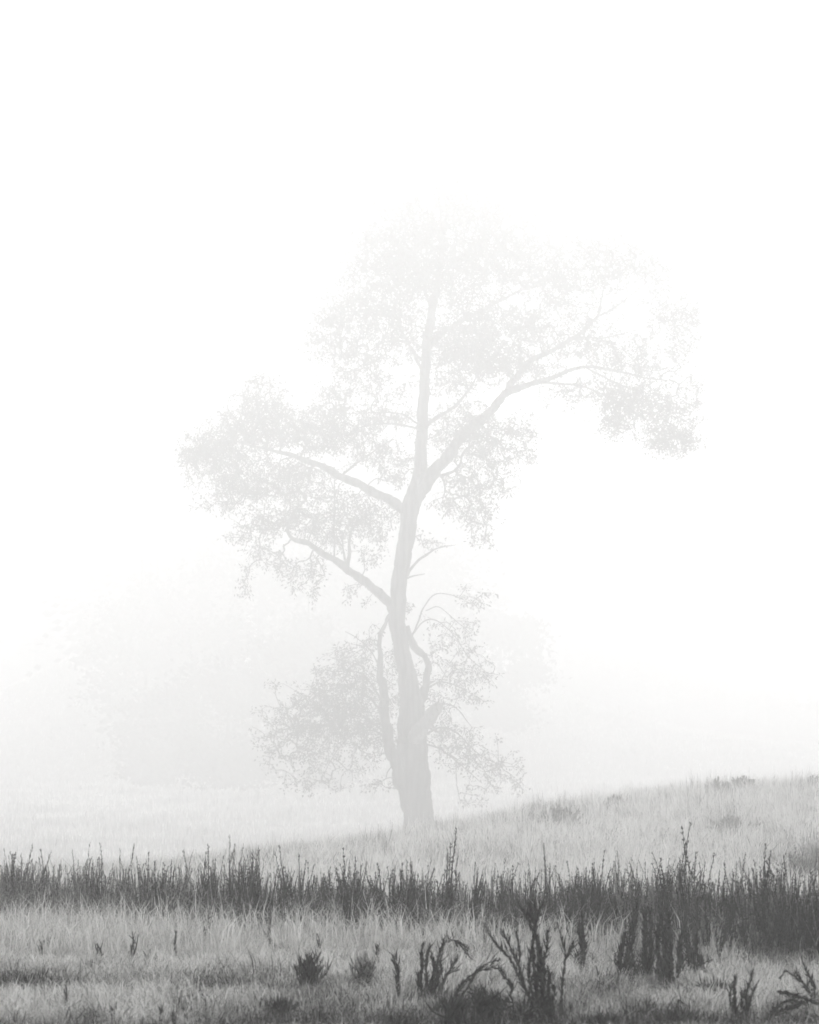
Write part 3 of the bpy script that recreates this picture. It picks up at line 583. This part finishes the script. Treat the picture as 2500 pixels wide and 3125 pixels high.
ELL = [(1345, 570, 80, 60, .35), (1470, 600, 110, 65, .4), (1240, 680, 120, 75, .7), (1400, 690, 150, 90, .85), (1590, 700, 140, 70, .6), (1140, 770, 80, 55, .55), (1180, 850, 130, 80, .95), (1085, 930, 105, 55, .95),
       (1180, 990, 100, 45, .6), (1290, 820, 110, 90, .9), (1430, 830, 110, 80, .75), (1560, 780, 130, 60, .8), (1700, 830, 120, 45, .8), (1850, 790, 130, 70, .75), (1960, 840, 100, 50, .5), (2040, 950, 70, 80, .55), (2105, 990, 50, 70, .55),
       (1700, 890, 45, 25, .6), (1440, 980, 110, 80, .9), (1390, 1060, 90, 60, .8), (1500, 1070, 110, 55, .7), (1600, 1010, 50, 45, .7), (1010, 1065, 75, 45, .6), (1000, 1010, 55, 35, .6), (1100, 1120, 90, 55, .65), (1030, 1170, 60, 40, .5), (1225, 930, 70, 40, .6),
       (1730, 1060, 100, 40, .65), (1870, 1090, 100, 50, .6), (1960, 1130, 100, 50, .5), (1850, 1220, 110, 50, .75), (1980, 1250, 100, 60, .75), (2060, 1310, 60, 70, .65), (1870, 1290, 60, 45, .7), (1850, 1330, 35, 30, .7), (1990, 1370, 60, 45, .75), (2085, 1370, 45, 35, .6), (2105, 1225, 30, 60, .5), (1700, 1235, 60, 40, .35), (2060, 1090, 30, 40, .4),
       (1540, 1140, 90, 45, .6), (1640, 1130, 70, 30, .6), (1380, 1170, 70, 40, .35), (1420, 1290, 90, 50, .65), (1480, 1340, 90, 45, .8), (1595, 1320, 45, 45, .65), (1500, 1400, 80, 40, .65), (1430, 1470, 70, 50, .6), (1390, 1540, 70, 40, .6), (1530, 1480, 45, 55, .4), (1460, 1620, 35, 45, .5), (1480, 1560, 45, 35, .5), (1605, 1400, 35, 28, .5), (1330, 1340, 60, 30, .45),
       (800, 1160, 60, 40, .4), (790, 1215, 70, 50, .75), (770, 1280, 95, 50, 1), (700, 1340, 105, 50, 1), (640, 1395, 80, 50, .8), (590, 1370, 40, 50, .6), (860, 1240, 35, 35, .6), (690, 1440, 60, 45, .8), (720, 1500, 70, 30, .7), (580, 1470, 20, 25, .4),
       (880, 1310, 80, 45, .85), (960, 1270, 70, 50, .7), (1010, 1225, 55, 35, .5), (1060, 1330, 80, 35, .7), (1140, 1370, 75, 45, .6), (980, 1350, 70, 30, .7), (1180, 1290, 70, 20, .4), (1200, 1430, 50, 40, .5),
       (830, 1430, 90, 45, .7), (930, 1450, 80, 45, .7), (800, 1505, 90, 35, .65), (1050, 1510, 70, 30, .4), (930, 1530, 60, 35, .5), (860, 1590, 70, 40, .65), (780, 1620, 55, 35, .6), (725, 1650, 35, 18, .6), (940, 1600, 65, 40, .7), (1060, 1570, 80, 45, .6), (1155, 1580, 55, 50, .65), (1010, 1630, 80, 45, .6), (1140, 1640, 45, 30, .4),
       (800, 1700, 45, 35, .5), (750, 1780, 18, 45, .5), (870, 1730, 40, 40, .55), (900, 1780, 20, 30, .5), (955, 1750, 35, 50, .6), (965, 1810, 18, 25, .5), (1090, 1810, 28, 28, .5), (1130, 1700, 35, 40, .3), (1285, 1640, 20, 25, .3), (1320, 1655, 35, 18, .3), (1250, 1850, 20, 20, .5),
       (1085, 1990, 50, 35, .55), (1130, 1955, 45, 30, .45), (1060, 2020, 70, 40, .75), (1090, 2070, 90, 45, .9), (1060, 2130, 100, 50, 1.15), (990, 2130, 90, 50, .9), (960, 2190, 100, 50, .95), (1070, 2200, 90, 55, 1.15), (1120, 2240, 60, 60, .9), (880, 2230, 70, 45, .7), (990, 2260, 90, 50, .8), (850, 2290, 50, 45, .5), (920, 2330, 70, 45, .5), (1010, 2330, 70, 45, .5), (1110, 2320, 60, 45, .45), (940, 2400, 55, 22, .5), (1030, 2400, 50, 20, .45), (1120, 2410, 30, 25, .35), (1185, 2390, 35, 18, .5),
       (800, 2085, 12, 8, .9), (830, 2100, 14, 12, .6), (795, 2155, 16, 8, .8), (840, 2150, 30, 10, .4), (878, 2405, 8, 12, .9), (980, 2035, 30, 20, .6), (955, 2045, 15, 10, .6),
       (1340, 1990, 50, 40, .35), (1410, 2040, 70, 35, .5), (1470, 2070, 45, 22, .5), (1390, 2100, 60, 40, .6), (1450, 2135, 40, 18, .6), (1330, 2130, 35, 40, .5), (1340, 2210, 45, 40, .7), (1380, 2260, 60, 45, .9), (1420, 2300, 70, 45, .8), (1480, 2330, 70, 40, .7), (1560, 2345, 45, 28, .5), (1600, 2320, 20, 10, .6), (1500, 2390, 70, 35, .55), (1570, 2400, 40, 22, .4), (1440, 2440, 50, 18, .5), (1520, 2255, 15, 15, .6), (1450, 2235, 35, 12, .6), (1400, 1930, 50, 25, .3), (1430, 1980, 35, 30, .4), (1440, 1900, 22, 18, .6), (1430, 1835, 45, 14, .5), (1485, 1810, 22, 8, .7), (1420, 1795, 14, 10, .6), (1455, 1850, 18, 10, .6), (1320, 1900, 30, 15, .3), (1206, 2130, 26, 90, .5), (1200, 2010, 26, 50, .4), (1275, 2060, 22, 40, .4), (1215, 2270, 25, 30, .5), (1180, 1180, 90, 60, .25), (1640, 930, 150, 60, .3), (1790, 960, 140, 80, .3), (1230, 1060, 70, 60, .35), (1400, 1140, 90, 50, .35), (1560, 1000, 120, 70, .3), (1250, 1430, 60, 50, .25), (700, 1550, 90, 35, .3), (1130, 1260, 110, 40, .3)]

def limb_obj(kind, pts, mat, sides, rough_, first=False):
    P = smooth_path(pts, 9.0)
    if len(P) > 4:
        w = P[:, 3]; jit = np.clip(w * .16, .8, 3.2) * (.45 if kind == 'trunk' else 1)
        t = np.arange(len(P)); ph = rng.uniform(0, 6.28, 4)
        P[1:, 0] += (jit * (np.sin(t * .55 + ph[0]) + .5 * np.sin(t * 1.3 + ph[1])) * np.clip(t / 5, 0, 1))[1:]
        P[1:, 1] += (jit * .5 * (np.sin(t * .45 + ph[2])) * np.clip(t / 5, 0, 1))[1:]
        P[:, 3] *= 1 + (.08 * np.sin(t * .8 + ph[3]) + .07 * np.sin(t * 2.1 + ph[1])) * (1 if kind != 'trunk' else .3)
    q = Quads(); tube(q, tw(P), P[:, 3] * (.5 if kind == 'trunk' else .46) * SC, sides, .5, rough_)
    q.obj(kind, mat, tree, smooth=True)
    return P
nodes = [limb_obj('trunk', TRUNK, M_BARK, 28, .075)]
for kind, L in LIMBS.items():
    for pts in L:
        if kind == 'looped_limb' and len(pts) == 2: pts = pts + [(1330, 2076, 42, 3)]
        P = limb_obj(kind, pts, M_DEADWOOD if kind in ('broken_stub',) else M_BARK, 12 if pts[0][3] > 20 else 7, .06)
        if kind not in ('dead_branch', 'broken_stub'): nodes.append(P)
    if kind == 'broken_stub':
        pass
base = np.concatenate(nodes); base = base[base[:, 1] < 2330]
base = base[(base[:, 3] < 60)]
# leaf cluster points
AP = []
for cx, cy, rx, ry, w in ELL:
    n = max(3, int(math.pi * rx * ry * w * np.interp(cy, [600, 1400, 1900, 2400], [.032, .024, .0145, .0086])))
    a = rng.uniform(0, 2 * math.pi, n); r = np.sqrt(rng.uniform(0, 1, n)) * (1.12 + .3 * rng.normal(size=n))
    # depth follows the nearest limb, then a spread of its own
    k = np.argmin((base[:, 0] - cx) ** 2 + (base[:, 1] - cy) ** 2); d0 = base[k, 2]
    spread = min(150, rx * 1.3 + 25)
    AP.append(np.stack([cx + r * np.cos(a) * rx, cy + r * np.sin(a) * ry, d0 * 1.15 + rng.normal(0, .55, n) * spread + rng.uniform(-40, 40)], -1))
AP = np.concatenate(AP)
AP = AP[(sn(AP[:, 0], AP[:, 1] * 1.25 + AP[:, 2] * .3, 95, 77) + .5 * sn(AP[:, 0], AP[:, 1], 32, 78)) > np.interp(AP[:, 1], [700, 1200, 2000], [-1.1, -.8, -.6])]
# clumpy: pull points a little towards random centres so that gaps open
cc = AP[rng.choice(len(AP), len(AP) // 12, replace=False)]
dm = ((AP[:, None, :] - cc[None]) ** 2 * np.array([1, 1.3, .25])).sum(-1); kk = dm.argmin(1)
AP = AP + (cc[kk] - AP) * np.array([.10, .10, .08])
NB = len(base); cap = NB + len(AP) * 14
NP = np.zeros((cap, 3)); NP[:NB] = base[:, :3]; par = np.full(cap, -1); tips = np.zeros(cap); nn = NB
dist0 = np.array([((base[:, :3] - p) ** 2).sum(-1).min() for p in AP])
order = np.argsort(dist0); tipnode = np.zeros(len(AP), int)
for ai in order:
    p = AP[ai]; D = NP[:nn] - p
    low = p[1] > 1900
    cost = (D ** 2).sum(-1)
    k = int(cost.argmin()); L = math.sqrt(cost[k])
    if L < 7: tipnode[ai] = k; tips[k] += 1; continue
    m = max(1, min(13, int(L / 12))); q0 = NP[k]
    side = rng.normal(0, .07 * L, 3); arch = -(.16 if low else .08) * L * rng.uniform(.2, 1.3)
    prev = k
    for s in range(1, m + 1):
        t = s / m; b = math.sin(t * math.pi)
        NP[nn] = q0 + (p - q0) * t + side * b + np.array([0, arch * b, 0]) + (rng.normal(0, 1.0, 3) if s < m else 0)
        par[nn] = prev; prev = nn; nn += 1
    tipnode[ai] = prev; tips[prev] += 1
cntt = tips.copy()
for i_ in range(nn - 1, NB - 1, -1): cntt[par[i_]] += cntt[i_]
idx = np.arange(NB, nn); rpx = np.clip(.8 * np.maximum(cntt[:nn], 1) ** .34, .8, 4.6)
q = Quads(); pa = par[idx]; WN = tw(NP[:nn])
ra = np.minimum(np.where(pa < NB, rpx[idx] * 1.15, rpx[pa]), rpx[idx] * 1.6)
twig_segments(q, WN[pa], WN[idx], ra * SC, rpx[idx] * SC)
q.obj('twigs', M_BARK, tree)
# leaves
q = Quads(); ptw = tw(AP)
nl = rng.integers(3, 7, len(AP)); rep = np.repeat(np.arange(len(AP)), nl)
off = rng.normal(size=(len(rep), 3)) * np.array([7.5, 7.5, 5.5]) * SC
off[:, 2] -= np.abs(rng.normal(0, 3.0, len(rep))) * SC
dirs = unit(off) * .7 + rng.normal(size=off.shape) * .5 + np.array([0, 0, -.35])
leaves(q, ptw[rep] + off, dirs, rng.uniform(6, 15, len(rep)) * SC, rng.uniform(2.8, 6.0, len(rep)) * SC, rng.uniform(0, 1, len(rep)))
# leaves along the thin twigs
thin = idx[cntt[idx] < 7]; sel = thin[rng.uniform(size=len(thin)) < .8]; sel = np.repeat(sel, 2)
off = rng.normal(size=(len(sel), 3)) * np.array([3.5, 3.5, 3.5]) * SC
tdir = unit(WN[sel] - WN[par[sel]])
leaves(q, WN[sel] + off, tdir * .7 + unit(off) * .75 + np.array([0, 0, -.15]), rng.uniform(7, 16, len(sel)) * SC, rng.uniform(2.2, 4.6, len(sel)) * SC, rng.uniform(0, 1, len(sel)))
q.obj('crown', M_LEAF, tree)

# ---------------------------------------------------------------- trees far behind in the fog
def far_tree(name, label, px, top, Y, wpx, kind='round', n=5200, group='trees fading into the fog behind'):
    Y = Y * 1.42; s = Y / F; X = (px - 1250) * s; z0 = float(H(X, Y)) - .2; Ht = ZC + (HOR - top) * s - z0; Rr = wpx * s
    e = empty(name, (X, Y, z0)); tag(e, label, 'tree', group)
    q = Quads(); tz = np.linspace(0, 1, 10)
    tp = np.stack([.25 * np.sin(tz * 4 + px), .2 * np.sin(tz * 5), tz * Ht * .93], -1)
    tube(q, tp, np.interp(tz, [0, .08, 1], [Ht * .028, Ht * .02, Ht * .003]), 10)
    lf = Quads()
    if kind == 'round':
        nb = 34
        for b in range(nb):
            h0 = rng.uniform(.0, .8); a = rng.uniform(0, 6.28); prof = math.sin(math.pi * min(max((h0 + .12) / 1.02, .05), .97)) ** .6
            L = Rr * prof * rng.uniform(.6, 1.05); u = np.linspace(0, 1, 6)
            P0 = np.array([np.interp(h0, tz, tp[:, c] ) for c in range(3)]); P0[2] = h0 * Ht * .93
            br = P0 + np.stack([math.cos(a) * L * u, math.sin(a) * L * u, L * .45 * u - L * .15 * u * u], -1)
            tube(q, br, np.interp(u, [0, 1], [Ht * .007, Ht * .001]), 5)
            m = n // nb; t = rng.beta(2.2, 1, m); P = np.stack([np.interp(t, u, br[:, c]) for c in range(3)], -1)
            P += rng.normal(size=(m, 3)) * np.array([1, 1, .75]) * Rr * .14
            leaves(lf, P, rng.normal(size=(m, 3)), rng.uniform(.3, .65, m) * (Y / 330), rng.uniform(.2, .4, m) * (Y / 330), rng.uniform(0, 1, m))
    else:
        t = rng.beta(1, 1.35, n) * .97 + .03; a = rng.uniform(0, 6.28, n)
        lay = .75 + .25 * np.sin(t * 70 + a * 2); R = Rr * (1 - t) * lay * np.sqrt(rng.uniform(.1, 1, n))
        P = np.stack([R * np.cos(a), R * np.sin(a), t * Ht - R * .25], -1)
        leaves(lf, P, np.stack([np.cos(a), np.sin(a), -.3 + 0 * a], -1), rng.uniform(.4, .9, n) * (Y / 400), rng.uniform(.2, .4, n) * (Y / 400), rng.uniform(0, 1, n))
    q.obj('trunk', M_BARK, e, smooth=True); lf.obj('crown', M_FARLEAF, e)
    return e
far_tree('distant_tree', 'dim broad tree in the fog just left behind the big tree', 690, 1950, 240, 250, n=7000)
far_tree('distant_tree', 'faint broad tree further left in the fog, lower than its neighbour', 500, 2040, 250, 150, n=7000)
far_tree('distant_tree', 'faint rounded tree in the fog directly behind the big trunk', 950, 1780, 240, 240, n=9000)
far_tree('distant_tree', 'pale tall tree in the fog behind the lower left limb', 790, 1500, 262, 330, n=9000)
far_tree('distant_tree', 'dim tree in the fog right of the big trunk', 1520, 1800, 285, 170, n=8000)
far_tree('distant_tree', 'barely visible tree at the left in the fog', 440, 1650, 268, 230, n=7000)
far_tree('distant_tree', 'barely visible tree behind the drooping right branches', 1250, 1400, 270, 330, n=8000)
far_tree('distant_conifer', 'very faint pointed conifer rising above the foggy wood at the left', 655, 760, 285, 110, 'conifer', 9000)
# the wood on the hill behind, one faint mass
q = Quads(); TPX = [-900, 0, 300, 500, 700, 1000, 1300, 1700, 2100, 2500, 3400]; TPY = [2150, 1850, 1180, 960, 860, 900, 980, 1700, 2000, 2120, 2180]
for _ in range(420):
    px = rng.uniform(-900, 3400)
    Y = 385 + 190 * rng.uniform(0, 1) ** .8
    if px > 1400 or px < 250: Y = rng.uniform(530, 600)
    s = Y / F; X = (px - 1250) * s; z0 = float(H(X, Y)) - .5
    Ht = max(6, ZC + (HOR - np.interp(px, TPX, TPY)) * s - z0) * (1.08 - .75 * rng.uniform(0, 1) ** 1.6); Rr = Ht * rng.uniform(.16, .3); n = 700
    t = rng.beta(1.1, 1.4, n); a = rng.uniform(0, 6.28, n); R = Rr * (1 - t) ** .8 * np.sqrt(rng.uniform(.05, 1, n))
    leaves(q, np.stack([X + R * np.cos(a), Y + R * np.sin(a), z0 + t * Ht], -1), np.stack([np.cos(a), np.sin(a), -.2 + 0 * a], -1), rng.uniform(.8, 1.5, n), rng.uniform(.5, .9, n), rng.uniform(0, 1, n))
    tube(q, [(X, Y, z0), (X, Y, z0 + Ht * .3), (X, Y, z0 + Ht * .6)], [.5, .35, .1], 5)
tag(q.obj('distant_wood', M_FARLEAF), 'far wooded hillside almost lost in the white fog', 'wood', kind='stuff')

# ---------------------------------------------------------------- the fog
bx0, bx1, by0, by1, bz0, bz1 = -1450, 1450, -1450, 1450, -7.0, 84.0
q = Quads()
q.add([(bx0, by0, bz0), (bx1, by0, bz0), (bx1, by1, bz0), (bx0, by1, bz0), (bx0, by0, bz1), (bx1, by0, bz1), (bx1, by1, bz1), (bx0, by1, bz1)],
      [(0, 3, 2, 1), (4, 5, 6, 7), (0, 1, 5, 4), (1, 2, 6, 5), (2, 3, 7, 6), (3, 0, 4, 7)])
mh = bpy.data.materials.new('fog'); mh.use_nodes = True; n = mh.node_tree; n.nodes.clear()
pv = n.nodes.new('ShaderNodeVolumePrincipled'); pv.inputs['Color'].default_value = (.97, .97, .965, 1); pv.inputs['Density'].default_value = DENS
pv.inputs['Anisotropy'].default_value = ANISO; pv.inputs['Absorption Color'].default_value = (1, 1, 1, 1)
o_ = n.nodes.new('ShaderNodeOutputMaterial'); n.links.new(pv.outputs[0], o_.inputs['Volume'])
hz = q.obj('haze', mh); hz.display_type = 'WIRE'
tag(hz, 'thick white fog filling the air over the meadow', 'fog', kind='stuff')
